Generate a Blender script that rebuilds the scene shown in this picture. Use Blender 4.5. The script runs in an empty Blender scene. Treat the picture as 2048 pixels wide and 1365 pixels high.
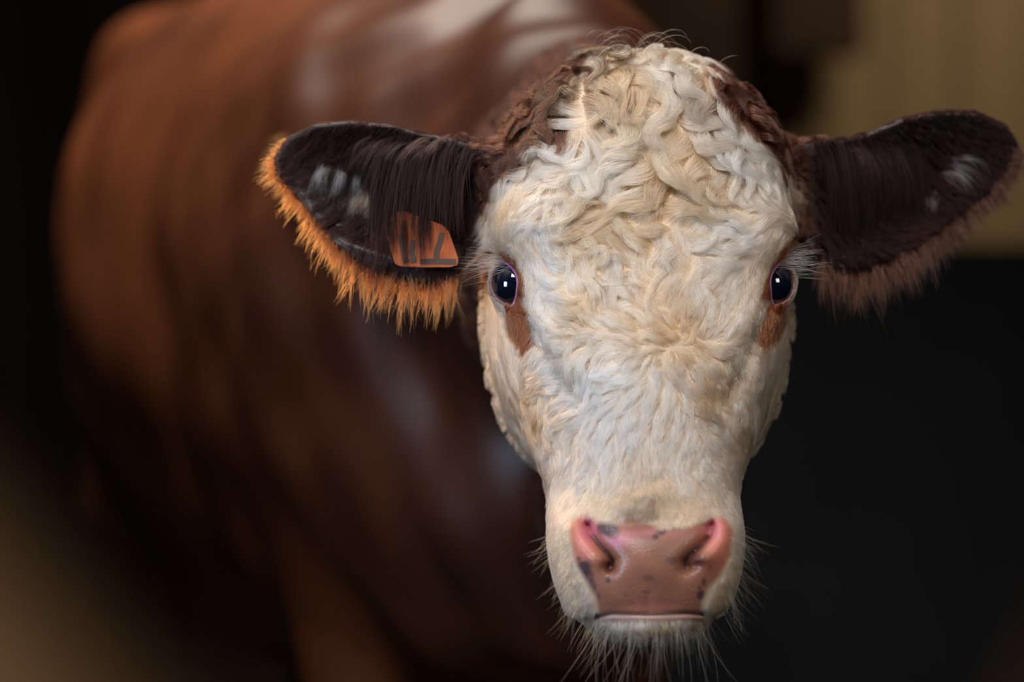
import bpy, bmesh, math, random
import numpy as np
from mathutils import Vector, kdtree

rng = np.random.default_rng(11)
random.seed(11)
SC = bpy.context.scene
COL = SC.collection

# ------------------------------------------------------------------ camera, world, lights, exposure
CAMZ, FPX = 0.95, 4770.0          # eye height, focal length in pixels (2048 wide)
cam = bpy.data.cameras.new('camera')
cam.sensor_width = 36.0
cam.lens = FPX / 2048.0 * 36.0
cam.clip_start, cam.clip_end = 0.05, 100
cam.dof.use_dof = True
cam.dof.focus_distance = 2.0
cam.dof.aperture_fstop = cam.lens / 1000 / 0.046
cam_o = bpy.data.objects.new('camera', cam)
COL.objects.link(cam_o)
cam_o.location = (0, 0, CAMZ)
cam_o.rotation_euler = (math.pi / 2, 0, 0)
SC.camera = cam_o

world = bpy.data.worlds.new('world')
SC.world = world
world.use_nodes = True
bg = world.node_tree.nodes['Background']
bg.inputs[0].default_value = (0.55, 0.68, 1.0, 1)
bg.inputs[1].default_value = 0.02


def area(name, loc, target, size, power, color, size_y=None, spread=180):
    l = bpy.data.lights.new(name, 'AREA')
    l.energy = power
    l.color = color
    l.size = size
    if size_y:
        l.shape = 'RECTANGLE'
        l.size_y = size_y
    l.spread = math.radians(spread)
    o = bpy.data.objects.new(name, l)
    COL.objects.link(o)
    o.location = loc
    d = Vector(target) - Vector(loc)
    o.rotation_euler = d.to_track_quat('-Z', 'Y').to_euler()
    return o


# daylight from the open barn door, in front, above and a little to the left
area('door_daylight', (-0.30, 0.55, 2.45), (0.12, 2.0, 1.05), 0.9, 2.4, (1.0, 0.97, 0.955), 0.8, 34)
# daylight from a side window beside the muzzle
area('side_window_daylight', (-1.5, 0.85, 1.0), (0.1, 1.95, 0.88), 0.5, 1.5, (0.58, 0.75, 1.0), 0.7, 40)
# added weak fill for the right cheek, no window stands there
area('right_fill', (1.25, 0.7, 1.5), (0.2, 2.0, 0.98), 0.5, 0.5, (1.0, 0.93, 0.86), 0.5, 40)
# warm lamp on the left wall
area('wall_lamp', (-0.98, 2.72, 1.42), (-0.24, 2.12, 1.07), 0.14, 0.26, (1.0, 0.62, 0.32), 0.14, 24)
# roof light above the back of the animal
area('roof_light', (-0.6, 2.8, 3.4), (-0.4, 3.3, 1.35), 0.9, 27, (1.0, 0.88, 0.76), 1.6, 100)
# lamp in the far corner of the barn
area('far_lamp', (1.9, 6.3, 3.4), (1.6, 8.0, 1.9), 1.0, 18, (1.0, 0.86, 0.68), 0.8, 150)
# added fill that brightens the near left rail, no lamp stands there
area('rail_fill', (-0.75, 0.1, 1.25), (-0.2, 0.5, 0.85), 0.2, 0.5, (1.0, 0.82, 0.64), 0.2, 24)

area('rail_fill', (0.75, 0.1, 1.3), (0.19, 0.64, 0.85), 0.2, 0.025, (1.0, 0.9, 0.8), 0.2, 30)  # added dim fill so the lower right rail shows

SC.view_settings.view_transform = 'Standard'
SC.view_settings.look = 'None'
SC.view_settings.exposure = 0.0
SC.view_settings.gamma = 1.0
SC.view_settings.use_curve_mapping = False


# ------------------------------------------------------------------ small helpers
def srgb(r, g, b):
    c = np.array([r, g, b], float) / 255.0
    return np.where(c <= 0.04045, c / 12.92, ((c + 0.055) / 1.055) ** 2.4)


def tag(o, label=None, cat=None, group=None, kind=None):
    if label: o['label'] = label
    if cat: o['category'] = cat
    if group: o['group'] = group
    if kind: o['kind'] = kind
    return o


def link_mesh(name, verts, faces, mat=None, parent=None, smooth=True):
    me = bpy.data.meshes.new(name)
    me.from_pydata([tuple(map(float, v)) for v in verts], [], faces)
    me.update()
    if smooth:
        me.polygons.foreach_set('use_smooth', [True] * len(me.polygons))
    o = bpy.data.objects.new(name, me)
    COL.objects.link(o)
    if mat: me.materials.append(mat)
    if parent: o.parent = parent
    return o


def new_mat(name):
    m = bpy.data.materials.new(name)
    m.use_nodes = True
    nt = m.node_tree
    b = nt.nodes['Principled BSDF']
    return m, nt, b


def noise_mat(name, c1, c2, scale, rough=0.8, stretch=(1, 1, 1), bump=0.0, spec=0.3):
    m, nt, b = new_mat(name)
    tc = nt.nodes.new('ShaderNodeTexCoord')
    mp = nt.nodes.new('ShaderNodeMapping')
    mp.inputs['Scale'].default_value = stretch
    nz = nt.nodes.new('ShaderNodeTexNoise')
    nz.inputs['Scale'].default_value = scale
    nz.inputs['Detail'].default_value = 6
    cr = nt.nodes.new('ShaderNodeValToRGB')
    cr.color_ramp.elements[0].color = (*c1, 1)
    cr.color_ramp.elements[1].color = (*c2, 1)
    cr.color_ramp.elements[0].position = 0.35
    cr.color_ramp.elements[1].position = 0.65
    L = nt.links.new
    L(tc.outputs['Object'], mp.inputs['Vector'])
    L(mp.outputs['Vector'], nz.inputs['Vector'])
    L(nz.outputs['Fac'], cr.inputs['Fac'])
    L(cr.outputs['Color'], b.inputs['Base Color'])
    b.inputs['Roughness'].default_value = rough
    b.inputs['Specular IOR Level'].default_value = spec
    if bump:
        bp = nt.nodes.new('ShaderNodeBump')
        bp.inputs['Strength'].default_value = bump
        bp.inputs['Distance'].default_value = 0.01
        L(nz.outputs['Fac'], bp.inputs['Height'])
        L(bp.outputs['Normal'], b.inputs['Normal'])
    return m


def add_box(bm, c, s, rot=None):
    r = bmesh.ops.create_cube(bm, size=1.0)
    for v in r['verts']:
        p = Vector((v.co.x * s[0], v.co.y * s[1], v.co.z * s[2]))
        if rot: p.rotate(rot)
        v.co = p + Vector(c)


def bm_obj(name, bm, mat, parent=None, smooth=False):
    me = bpy.data.meshes.new(name)
    bm.to_mesh(me)
    bm.free()
    if smooth:
        me.polygons.foreach_set('use_smooth', [True] * len(me.polygons))
    o = bpy.data.objects.new(name, me)
    COL.objects.link(o)
    me.materials.append(mat)
    if parent: o.parent = parent
    return o


_nz = np.random.default_rng(5)
_NK = [(_nz.normal(size=(3,)), _nz.uniform(0, 6.28)) for _ in range(40)]


def snoise(P, scale, seed=0, n=6):
    """smooth pseudo noise, about -1..1, built from sines"""
    out = np.zeros(len(P))
    for i in range(n):
        k, ph = _NK[(seed * 7 + i) % 40]
        kk = k / np.linalg.norm(k) * (0.7 + 0.6 * ((i * 37 + seed * 11) % 10) / 10)
        out += np.sin((P @ kk) * scale * 6.283 + ph + seed * 1.7)
    return out / math.sqrt(n) * 0.9


# ------------------------------------------------------------------ setting: a dark barn
m_floor = noise_mat('straw_floor', srgb(30, 25, 20), srgb(50, 40, 28), 9, 0.9, (1, 3, 1), 0.3)
m_tan = noise_mat('tan_boards', srgb(112, 92, 66), srgb(166, 138, 100), 0.9, 0.85, (1, 1, 0.4), 0.1)
m_dark = noise_mat('dark_boards', srgb(20, 20, 28), srgb(30, 30, 38), 3, 0.8, (1, 1, 1), 0.1)
m_part = noise_mat('dark_partition', srgb(42, 45, 52), srgb(56, 59, 66), 2, 0.7, (1, 1, 1), 0.1)
m_beam = noise_mat('brown_beam', srgb(52, 36, 22), srgb(72, 50, 32), 5, 0.8, (4, 4, 1), 0.2)


def slab(name, c, s, mat, kind='structure'):
    bm = bmesh.new()
    add_box(bm, c, s)
    o = bm_obj(name, bm, mat)
    tag(o, kind=kind)
    return o


X0, X1, Y0, Y1, ZT = -1.12, 4.2, -1.6, 8.3, 3.7
fl = slab('floor', ((X0 + X1) / 2 - 0.8, (Y0 + Y1) / 2, -0.05), (X1 - X0 + 1.8, Y1 - Y0 + 0.4, 0.1), m_floor)
slab('ceiling', ((X0 + X1) / 2 - 0.8, (Y0 + Y1) / 2, ZT + 0.06), (X1 - X0 + 1.8, Y1 - Y0 + 0.4, 0.12), m_dark)
wb = slab('wall_back', ((X0 + X1) / 2, Y1 + 0.08, ZT / 2), (X1 - X0 + 0.2, 0.12, ZT), m_beam)
slab('wall_right', (X1 + 0.08, (Y0 + Y1) / 2, ZT / 2), (0.12, Y1 - Y0 + 0.2, ZT), m_dark)
wl = slab('wall_left', (X0 - 0.06, 5.55, ZT / 2), (0.08, 5.5, ZT), m_dark)


def boards(parent, n, place, mats):
    """upright boards as single pieces, sharing one bevelled mesh"""
    base = None
    for i in range(n):
        loc, sc, rz = place(i)
        if base is None:
            bm = bmesh.new()
            add_box(bm, (0, 0, 0), (1, 1, 1))
            base = bm_obj('board', bm, mats[0], parent)
            o = base
        else:
            o = base.copy()
            COL.objects.link(o)
        o.location = loc
        o.scale = sc
        o.rotation_euler = (0, 0, rz)


nb = 22
bw = (X1 - X0) / nb
boards(wb, nb, lambda i: ((X0 + bw * (i + 0.5), Y1 - 0.005 - 0.006 * ((i * 7) % 3), ZT / 2), (bw - 0.005, 0.03, ZT - 0.01), 0), [m_tan])
boards(wl, 22, lambda i: ((X0 - 0.008 + 0.004 * ((i * 5) % 3), 2.93 + 0.25 * i, ZT / 2), (0.025, 0.238, ZT - 0.01), 0), [m_dark])

# dark waist-high partition behind the animal, and a dark brown post and brackets by the far wall
slab('wall_partition', (1.75, 6.2, 0.60), (3.3, 0.14, 1.2), m_part)
slab('trim_1', (0.55, 8.0, ZT / 2), (0.42, 0.2, ZT), m_beam)
slab('trim_2', (1.02, 8.0, 2.22), (0.30, 0.2, 0.62), m_beam)

# ------------------------------------------------------------------ near rail, out of focus
rail = bpy.data.objects.new('rail', None)
COL.objects.link(rail)
rail.location = (0.633, 0.5, 0)
tag(rail, 'brown timber rail slanting across the near lower left corner, out of focus', 'rail')
m_rail = noise_mat('rail_timber', srgb(122, 98, 72), srgb(142, 114, 84), 6, 0.75, (1, 1, 0.15), 0.25)


def pole(name, a, b, r0, r1, mat, parent, seg=20, rings=26, seed=1):
    a, b = Vector(a), Vector(b)
    d = (b - a)
    q = d.to_track_quat('Z', 'Y')
    vs, fs = [], []
    for i in range(rings + 1):
        t = i / rings
        r = r0 + (r1 - r0) * t
        for j in range(seg):
            an = 2 * math.pi * j / seg
            rr = r * (1 + 0.03 * math.sin(3 * an + 5 * t * seed) + 0.025 * math.sin(17 * t + an + seed))
            vs.append(a + d * t + q @ Vector((rr * math.cos(an), rr * math.sin(an), 0)))
    for i in range(rings):
        for j in range(seg):
            k = (j + 1) % seg
            fs.append((i * seg + j, i * seg + k, (i + 1) * seg + k, (i + 1) * seg + j))
    fs.append(tuple(reversed(range(seg))))
    fs.append(tuple(rings * seg + j for j in range(seg)))
    o = link_mesh(name, [v - parent.location for v in vs], fs, mat, parent)
    return o


# ------------------------------------------------------------------ the cow : implicit surface
XC = (1289 - 1024) / FPX * 2.0        # head centre line
HY = 2.0                              # depth of the face plane


def smin(a, b, k):
    h = np.clip(0.5 + 0.5 * (b - a) / k, 0, 1)
    return b + (a - b) * h - k * h * (1 - h)


def table(pts, sm=0.010):
    pts = sorted(pts)
    x = np.linspace(-0.34, 0.36, 701)
    y = np.interp(x, [p[0] for p in pts], [p[1] for p in pts])
    n = int(sm / 0.001)
    k = np.exp(-0.5 * (np.arange(-3 * n, 3 * n + 1) / n) ** 2)
    k /= k.sum()
    yp = np.pad(y, 3 * n, mode='edge')
    return x, np.convolve(yp, k, 'valid')


# half width, front, back, centre and squareness of the head at each height
T_A = table([(-.34, .050), (-.226, .066), (-.21, .073), (-.19, .079), (-.167, .082), (-.145, .0815), (-.127, .079), (-.11, .086), (-.07, .1045),
             (-.033, .117), (-.008, .124), (.026, .128), (.051, .127), (.085, .126), (.11, .126), (.139, .124), (.165, .124),
             (.19, .113), (.205, .101), (.22, .084), (.235, .064), (.25, .042), (.36, .02)], 0.007)
T_F = table([(-.34, .05), (-.226, .078), (-.21, .086), (-.185, .091), (-.155, .086), (-.135, .074), (-.12, .066), (-.1, .060), (-.05, .047), (0, .036), (.05, .026),
             (.11, .010), (.17, -.012), (.21, -.030), (.24, -.050), (.26, -.08), (.36, -.12)], 0.007)
T_B = table([(-.34, -.02), (-.226, -.03), (-.2, -.055), (-.15, -.11), (-.1, -.165), (-.05, -.225), (0, -.245), (.05, -.24), (.12, -.21), (.17, -.19), (.22, -.16), (.25, -.13), (.36, -.12)], 0.015)
T_C = table([(-.34, .02), (-.226, .02), (-.16, .008), (-.12, -.035), (-.07, -.085), (0, -.10), (.05, -.10), (.11, -.09), (.17, -.09), (.25, -.09), (.36, -.1)], 0.015)
T_P = table([(-.34, 2.6), (-.2, 2.7), (-.14, 2.6), (-.10, 2.2), (-.03, 2.3), (.03, 2.7), (.1, 2.6), (.2, 2.2), (.36, 2.0)], 0.02)


def ell(u, v, w, c, r):
    a, b, d = (u - c[0]), (v - c[1]), (w - c[2])
    k0 = np.sqrt((a / r[0]) ** 2 + (b / r[1]) ** 2 + (d / r[2]) ** 2)
    k1 = np.sqrt((a / r[0] ** 2) ** 2 + (b / r[1] ** 2) ** 2 + (d / r[2] ** 2) ** 2) + 1e-9
    return k0 * (k0 - 1) / k1


def cone(P, a, b, ra, rb):
    a, b = np.asarray(a, float), np.asarray(b, float)
    ab = b - a
    t = np.clip(((P - a) @ ab) / (ab @ ab), 0, 1)
    return np.linalg.norm(P - a - t[:, None] * ab, axis=1) - (ra + (rb - ra) * t)


def seg2d(px, py, pts):
    d = np.full(len(px), 1e9)
    for (x0, y0), (x1, y1) in zip(pts[:-1], pts[1:]):
        dx, dy = x1 - x0, y1 - y0
        t = np.clip(((px - x0) * dx + (py - y0) * dy) / (dx * dx + dy * dy), 0, 1)
        d = np.minimum(d, np.hypot(px - x0 - t * dx, py - y0 - t * dy))
    return d


def poly2d(px, py, pts):
    """signed distance to a polygon (negative inside), in the units of pts"""
    d = seg2d(px, py, pts + [pts[0]])
    ins = np.zeros(len(px), bool)
    for (x0, y0), (x1, y1) in zip(pts, pts[1:] + [pts[0]]):
        c = (y0 > py) != (y1 > py)
        with np.errstate(divide='ignore', invalid='ignore'):
            xi = (x1 - x0) * (py - y0) / (y1 - y0 + 1e-12) + x0
        ins ^= c & (px < xi)
    return np.where(ins, -d, d)


def G(d, r):
    return np.exp(-(d / r) ** 2)


def proj(P):
    return 1024 + FPX * P[:, 0] / P[:, 1], 682.5 - FPX * (P[:, 2] - CAMZ) / P[:, 1]


def unproj(px, py, y):
    return np.array([(px - 1024) / FPX * y, y, CAMZ - (py - 682.5) / FPX * y])


# eyes: centre, radius, looking direction
EYE_R = 0.0235
EYES = []
for s, cx in ((-1, 1006), (1, 1568)):
    e = np.array([s * 0.56, 0.03, 0.82])          # u, v, w
    e /= np.linalg.norm(e)
    yv = 2.024
    vis = unproj(cx, 567, yv)
    c = np.array([vis[0] - XC, vis[2] - CAMZ, HY - yv]) - e * EYE_R
    L = np.array([-s * 0.42, -1.0, 0.0])
    L -= e * (L @ e)
    L /= np.linalg.norm(L)
    Q = np.cross(e, L)
    EYES.append((s, c, e, L, Q))

NOSTRIL = [[(1176, 1052), (1186, 1074), (1200, 1092), (1216, 1108), (1226, 1122), (1222, 1136)],
           [(1421, 1052), (1416, 1074), (1400, 1094), (1382, 1110), (1370, 1124), (1372, 1136)]]
TEAR = [[(1034, 600), (1056, 650), (1080, 700), (1112, 752), (1150, 800)],
        [(1545, 600), (1522, 650), (1496, 705), (1478, 755), (1450, 800)]]


def headf(P):
    u, v, w = P[:, 0] - XC, P[:, 2] - CAMZ, HY - P[:, 1]
    a = np.interp(v, *T_A)
    wf = np.interp(v, *T_F)
    wb_ = np.interp(v, *T_B)
    wc = np.interp(v, *T_C)
    p = np.interp(v, *T_P)
    dw = w - wc
    b = np.maximum(np.where(dw > 0, wf - wc, wc - wb_), 0.02)
    r = ((np.abs(u) / a + 1e-9) ** p + (np.abs(dw) / b + 1e-9) ** p) ** (1 / p)
    f = (r - 1) * np.minimum(a, b) * 0.9
    k = 0.02
    f = -smin(-f, -(v - 0.252), k)
    f = -smin(-f, -(-0.226 - v), 0.006)
    au = np.abs(u)
    # chin and lower jaw
    f = smin(f, ell(u, v, w, (0, -.2195, .026), (.058, .031, .060)), .004)
    f = smin(f, ell(u, v, w, (0, -.17, -.05), (.055, .045, .08)), .03)
    # cheek muscle, brow, nasal bone, crest of the face
    f = smin(f, ell(au, v, w, (.075, .0, -.14), (.052, .11, .08)), .03)
    f = smin(f, ell(au, v, w, (.092, .092, -.026), (.030, .024, .028)), .025)
    f = smin(f, ell(u, v, w, (0, -.06, .0), (.045, .10, .047)), .03)
    px, py = proj(P)
    fr = np.clip((w + 0.06) / 0.04, 0, 1)
    # groove that runs down from the inner corner of each eye
    for pts in TEAR:
        f = f + 0.0032 * G(seg2d(px, py, pts), 15) * fr
    for pts in ([(1060, 640), (1090, 690), (1130, 735)], [(1515, 640), (1488, 692), (1470, 735)]):
        sh = 26 if pts[0][0] < 1289 else -26
        f = f - 0.003 * G(seg2d(px, py, [(q[0] + sh, q[1]) for q in pts]), 26) * fr
    fm = np.clip((w - 0.02) / 0.02, 0, 1)
    # muzzle pad: bulge, nostrils with their wings, shelf above the pad, furrow and mouth
    f = f - 0.005 * G(np.hypot((px - 1297) / 70, (py - 1120) / 60), 1) * fm
    f = f + 0.004 * G(np.hypot((px - 1297) / 60, (py - 1050) / 18), 1) * fm
    f = f - 0.006 * G(np.hypot((px - 1262) / 38, (py - 1012) / 22), 1) * fm
    for i, pts in enumerate(NOSTRIL):
        s = -1 if i == 0 else 1
        d = seg2d(px, py, pts)
        f = f + (0.006 * G(d, 8) + 0.0035 * G(d, 18)) * fm
        f = f + 0.0045 * G(np.hypot((px - pts[-1][0] - s * (5 if s < 0 else 14)) / (11 if s < 0 else 18), (py - 1132) / 11), 1) * fm
        wing = [(q[0] + s * 30, q[1] + 6) for q in pts[:4]]
        f = f - 0.0045 * G(seg2d(px, py, wing), 24) * fm
    f = f + 0.0008 * G(seg2d(px, py, [(1297, 1190), (1297, 1224)]), 8) * fm
    f = f + 0.002 * G(seg2d(px, py, [(1180, 1238), (1225, 1229), (1300, 1231), (1375, 1228), (1425, 1232), (1465, 1215)]), 5) * fm
    # wrinkled brow folds
    f = f + 0.0012 * np.sin(py / 9.0 + 2 * np.sin(px / 40)) * G(np.hypot((px - 1297) / 130, (py - 985) / 22), 1) * fm
    # eyelids
    for s, c, e, L, Q in EYES:
        q0, q1, q2 = u - c[0], v - c[1], w - c[2]
        R = np.sqrt(q0 ** 2 + q1 ** 2 + q2 ** 2)
        f = smin(f, R - 0.0262, 0.006)
        ax = q0 * e[0] + q1 * e[1] + q2 * e[2]
        pl = q0 * L[0] + q1 * L[1] + q2 * L[2]
        ql = q0 * Q[0] + q1 * Q[1] + q2 * Q[2]
        hp, hq = 0.0195, 0.0138
        alm = np.abs(ql) - hq * np.clip(1 - np.abs(pl / hp) ** 2.1, -1.2, 1)
        alm = np.maximum(alm * 0.75, 0.006 - ax)
        f = -smin(-f, alm, 0.0025)
    return f


EAR_L = [(1050, 320), (980, 300), (930, 283), (860, 268), (780, 249), (700, 241), (630, 248), (572, 275), (546, 312), (552, 350), (590, 392), (630, 440), (680, 500),
         (730, 540), (790, 558), (850, 570), (905, 560), (950, 520), (990, 470), (1050, 440)]
EAR_R = [(1530, 320), (1580, 300), (1610, 280), (1680, 278), (1745, 262), (1800, 238), (1870, 222), (1950, 222), (2008, 248), (2034, 288), (2020, 332), (1975, 388), (1905, 440),
         (1835, 492), (1765, 528), (1700, 545), (1645, 530), (1600, 480), (1530, 440)]


def earf(P, side):
    pts = EAR_L if side < 0 else EAR_R
    px, py = proj(P)
    y = P[:, 1]
    d2 = poly2d(px, py, pts) / FPX * 2.10
    if side < 0:
        t = np.clip((970 - px) / 430, -0.1, 1)
        mid = 400 - 75 * t
    else:
        t = np.clip((px - 1600) / 440, -0.1, 1)
        mid = 405 - 100 * t
    hw = 150 - 50 * t
    q = (py - mid) / hw
    cup = 0.045 * np.clip(1 - q ** 2, -0.3, 1) * np.clip(0.2 + 1.8 * t, 0, 1) * np.clip(1.25 - t, 0, 1)
    yc = (2.064 if side < 0 else 2.098) + (0.02 if side < 0 else 0.03) * t + cup
    n = np.abs(y - yc) * 0.85
    th = 0.0058 + 0.012 * np.clip(0.25 - t, 0, 1)
    k = 0.006
    return -smin(-(n - th), -d2, k)


# body frame: a forward, b to the animal's right (picture left), z up
BO = np.array([-0.22, 3.36])
BF = np.array([0.37, -0.93]); BF /= np.linalg.norm(BF)
BS = np.array([BF[1], -BF[0]])        # toward picture left


def bw_pt(a, b, z):
    q = BO + a * BF + b * BS
    return np.array([q[0], q[1], z])


def bodyf(P):
    d = P[:, :2] - BO
    a, b, z = d @ BF, d @ BS, P[:, 2]
    ab = np.abs(b)
    f = ell(a, b, z, (0.02, 0, 1.05), (.80, .38, .41))
    f = smin(f, ell(a, b, z, (.04, 0, .90), (.68, .365, .42)), .1)
    f = smin(f, ell(a, b, z, (.50, 0, .95), (.38, .31, .44)), .1)
    f = smin(f, ell(a, ab, z, (.46, .19, 1.0), (.20, .11, .30)), .08)
    f = smin(f, ell(a, b, z, (.48, 0, 1.18), (.32, .12, .19)), .1)
    f = smin(f, ell(a, b, z, (-.60, 0, 1.2), (.36, .25, .26)), .1)
    f = smin(f, ell(a, b, z, (-.24, 0, 1.18), (.52, .345, .30)), .1)
    f = smin(f, ell(a, ab, z, (-.44, .15, 1.38), (.14, .09, .05)), .12)
    f = smin(f, cone(P, bw_pt(-.85, 0, 1.42), bw_pt(.3, 0, 1.41), .07, .06), .09)
    f = smin(f, ell(a, ab, z, (-.66, .06, .98), (.23, .16, .40)), .1)
    f = smin(f, ell(a, b, z, (.72, 0, .78), (.22, .15, .21)), .1)
    # hollow of the flank, ribs, shoulder blade
    f = f + 0.09 * np.exp(-(((a + .26) / .10) ** 2 + ((z - 1.24) / .13) ** 2 + ((ab - .27) / .2) ** 2))
    f = f - 0.024 * np.exp(-(((a + .08 + .2 * (z - 1.2)) / .05) ** 2 + ((z - 1.22) / .2) ** 2)) * np.clip((ab - 0.1) / .1, 0, 1)
    f = f + 0.02 * np.exp(-(((a - .25 + .3 * (z - 1.1)) / .06) ** 2 + ((z - 1.05) / .25) ** 2)) * np.clip((ab - 0.1) / .1, 0, 1)
    # neck, crest and dewlap
    f = smin(f, cone(P, (XC, 2.20, 1.03), (.07, 2.80, 1.07), .128, .23), .07)
    f = smin(f, cone(P, (XC - .01, 2.24, 1.125), (.055, 2.62, 1.225), .07, .085), .05)
    f = smin(f, cone(P, (.055, 2.62, 1.225), (.01, 3.0, 1.30), .085, .09), .06)
    f = smin(f, cone(P, (XC, 2.20, .88), (.085, 2.55, .73), .05, .08), .08)
    f = f + 0.007 * np.sin(P[:, 1] * 55 + P[:, 2] * 14) * np.exp(-((P[:, 1] - 2.5) / .2) ** 2)
    n = snoise(P, 5.5, 6, 5)
    f = f + 0.006 * n + 0.003 * snoise(P * np.array([1, 1, .5]), 13, 9, 4) * np.clip((3.0 - P[:, 1]) / .3, 0, 1)
    # legs
    for s in (-1, 1):
        for ch in ([(.50, .17, .80, .105), (.53, .16, .44, .056), (.53, .16, .40, .054), (.52, .16, .14, .038), (.55, .16, .06, .05)],
                   [(-.55, .15, .85, .12), (-.62, .18, .68, .085), (-.80, .18, .50, .055), (-.76, .18, .14, .042), (-.72, .18, .06, .052)]):
            for q0, q1 in zip(ch[:-1], ch[1:]):
                f = smin(f, cone(P, bw_pt(q0[0], s * q0[1], q0[2]), bw_pt(q1[0], s * q1[1], q1[2]), q0[3], q1[3]), .03)
    ta = [(-.93, 0, 1.40, .035), (-1.0, 0, 1.25, .03), (-1.0, .02, .75, .022), (-.99, .03, .5, .045), (-.98, .03, .38, .02)]
    for q0, q1 in zip(ta[:-1], ta[1:]):
        f = smin(f, cone(P, bw_pt(*q0[:3]), bw_pt(*q1[:3]), q0[3], q1[3]), .02)
    return np.maximum(f, 0.004 - P[:, 2])


def skin_head(P):
    f = headf(P)
    px, py = proj(P)
    z = (P[:, 1] > 1.99) & (P[:, 1] < 2.24) & (py < 660) & (py > 150)
    for sd, m in ((-1, z & (px < 1090) & (px > 450)), (1, z & (px > 1490) & (px < 2130))):
        if m.any():
            f[m] = smin(f[m], earf(P[m], sd), .016)
    return f


def cowf(P):
    f = bodyf(P)
    m = (P[:, 1] < 2.45) & (P[:, 2] > 0.6) & (P[:, 2] < 1.35) & (P[:, 0] > -.35) & (P[:, 0] < .6)
    if m.any():
        f[m] = smin(f[m], skin_head(P[m]), .03)
    return f


def grad(fn, P, h=0.0006):
    K = np.array([[1, -1, -1], [-1, -1, 1], [-1, 1, -1], [1, 1, 1]], float)
    g = np.zeros_like(P)
    f = np.zeros(len(P))
    for k in K:
        q = fn(P + h * k)
        g += q[:, None] * k
        f += q
    return f / 4, g / (4 * h)


def dist_n(fn, P):
    f, g = grad(fn, P)
    n = np.linalg.norm(g, axis=1) + 1e-9
    return f / np.maximum(n, 0.15), g / n[:, None]


def project(fn, P, it=4):
    P = P.copy()
    for _ in range(it):
        d, n = dist_n(fn, P)
        P -= np.clip(d, -.006, .006)[:, None] * n
    return P


def surface_nets(lo, hi, h):
    dims = np.ceil((np.array(hi) - np.array(lo)) / h).astype(int) + 1
    c = 4
    cd = (dims + c - 1) // c + 1
    ax = [lo[i] + (np.arange(cd[i]) * c + (c - 1) / 2) * h for i in range(3)]
    Gx = np.stack(np.meshgrid(*ax, indexing='ij'), -1).reshape(-1, 3)
    fc = np.concatenate([cowf(q) for q in np.array_split(Gx, 8)]).reshape(cd)
    F = np.repeat(np.repeat(np.repeat(np.where(fc > 0, 1.0, -1.0).astype(np.float32), c, 0), c, 1), c, 2)[:dims[0], :dims[1], :dims[2]].copy()
    act = np.argwhere(np.abs(fc) < 0.055)
    off = np.stack(np.meshgrid(range(c), range(c), range(c), indexing='ij'), -1).reshape(-1, 3)
    for blk in np.array_split(act, 24):
        I = (blk[:, None, :] * c + off[None]).reshape(-1, 3)
        I = I[(I < dims).all(1)]
        F[I[:, 0], I[:, 1], I[:, 2]] = cowf(np.array(lo) + I * h)
    S = F < 0
    cnt = np.zeros(np.array(S.shape) - 1, np.int8)
    for i in (0, 1):
        for j in (0, 1):
            for k in (0, 1):
                cnt += S[i:S.shape[0] - 1 + i, j:S.shape[1] - 1 + j, k:S.shape[2] - 1 + k]
    cells = np.argwhere((cnt > 0) & (cnt < 8))
    idx = np.full(cnt.shape, -1, np.int32)
    idx[cells[:, 0], cells[:, 1], cells[:, 2]] = np.arange(len(cells))
    acc = np.zeros((len(cells), 3))
    n = np.zeros(len(cells))
    corners = [np.array((i, j, k)) for i in (0, 1) for j in (0, 1) for k in (0, 1)]
    for p in range(8):
        for q in range(p + 1, 8):
            if np.abs(corners[p] - corners[q]).sum() != 1: continue
            A = cells + corners[p]; B = cells + corners[q]
            fa = F[A[:, 0], A[:, 1], A[:, 2]]; fb = F[B[:, 0], B[:, 1], B[:, 2]]
            m = (fa < 0) != (fb < 0)
            t = fa[m] / (fa[m] - fb[m])
            acc[m] += A[m] + t[:, None] * (B[m] - A[m])
            n[m] += 1
    V = np.array(lo) + acc / n[:, None] * h
    quads = []
    for axs in range(3):
        a1, a2 = (axs + 1) % 3, (axs + 2) % 3
        sl0 = [slice(1, -1)] * 3; sl1 = [slice(1, -1)] * 3
        sl0[axs] = slice(0, -1); sl1[axs] = slice(1, None)
        s0, s1 = S[tuple(sl0)], S[tuple(sl1)]
        E = np.argwhere(s0 != s1)
        o = np.array([1, 1, 1]); o[axs] = 0
        flip = s0[E[:, 0], E[:, 1], E[:, 2]]
        E = E + o
        e1 = np.zeros(3, int); e1[a1] = 1
        e2 = np.zeros(3, int); e2[a2] = 1
        ids = [idx[tuple((E - d).T)] for d in (0 * e1, e1, e1 + e2, e2)]
        q = np.stack(ids, 1)
        q[~flip] = q[~flip][:, ::-1]
        quads.append(q)
    Q = np.concatenate(quads)
    Q = Q[(Q >= 0).all(1)]
    return V, Q


V, Q = surface_nets((-1.10, 1.86, -0.012), (0.50, 4.60, 1.62), 0.007)
V = project(cowf, V, 2)
bm = bmesh.new()
bv = [bm.verts.new(v) for v in V]
bm.verts.ensure_lookup_table()
for q in Q.tolist():
    try: bm.faces.new([bv[i] for i in q])
    except ValueError: pass


def refine(test):
    fs = list(bm.faces)
    C = np.array([f.calc_center_median()[:] for f in fs])
    m = test(C)
    es = set()
    for f, k in zip(fs, m):
        if k: es.update(f.edges)
    bmesh.ops.subdivide_edges(bm, edges=list(es), cuts=1, use_grid_fill=True)
    bm.verts.ensure_lookup_table()
    W = np.array([v.co[:] for v in bm.verts])
    near = (W[:, 1] < 2.5)
    W[near] = project(cowf, W[near], 3)
    for i in np.nonzero(near)[0]:
        bm.verts[i].co = W[i]


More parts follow.
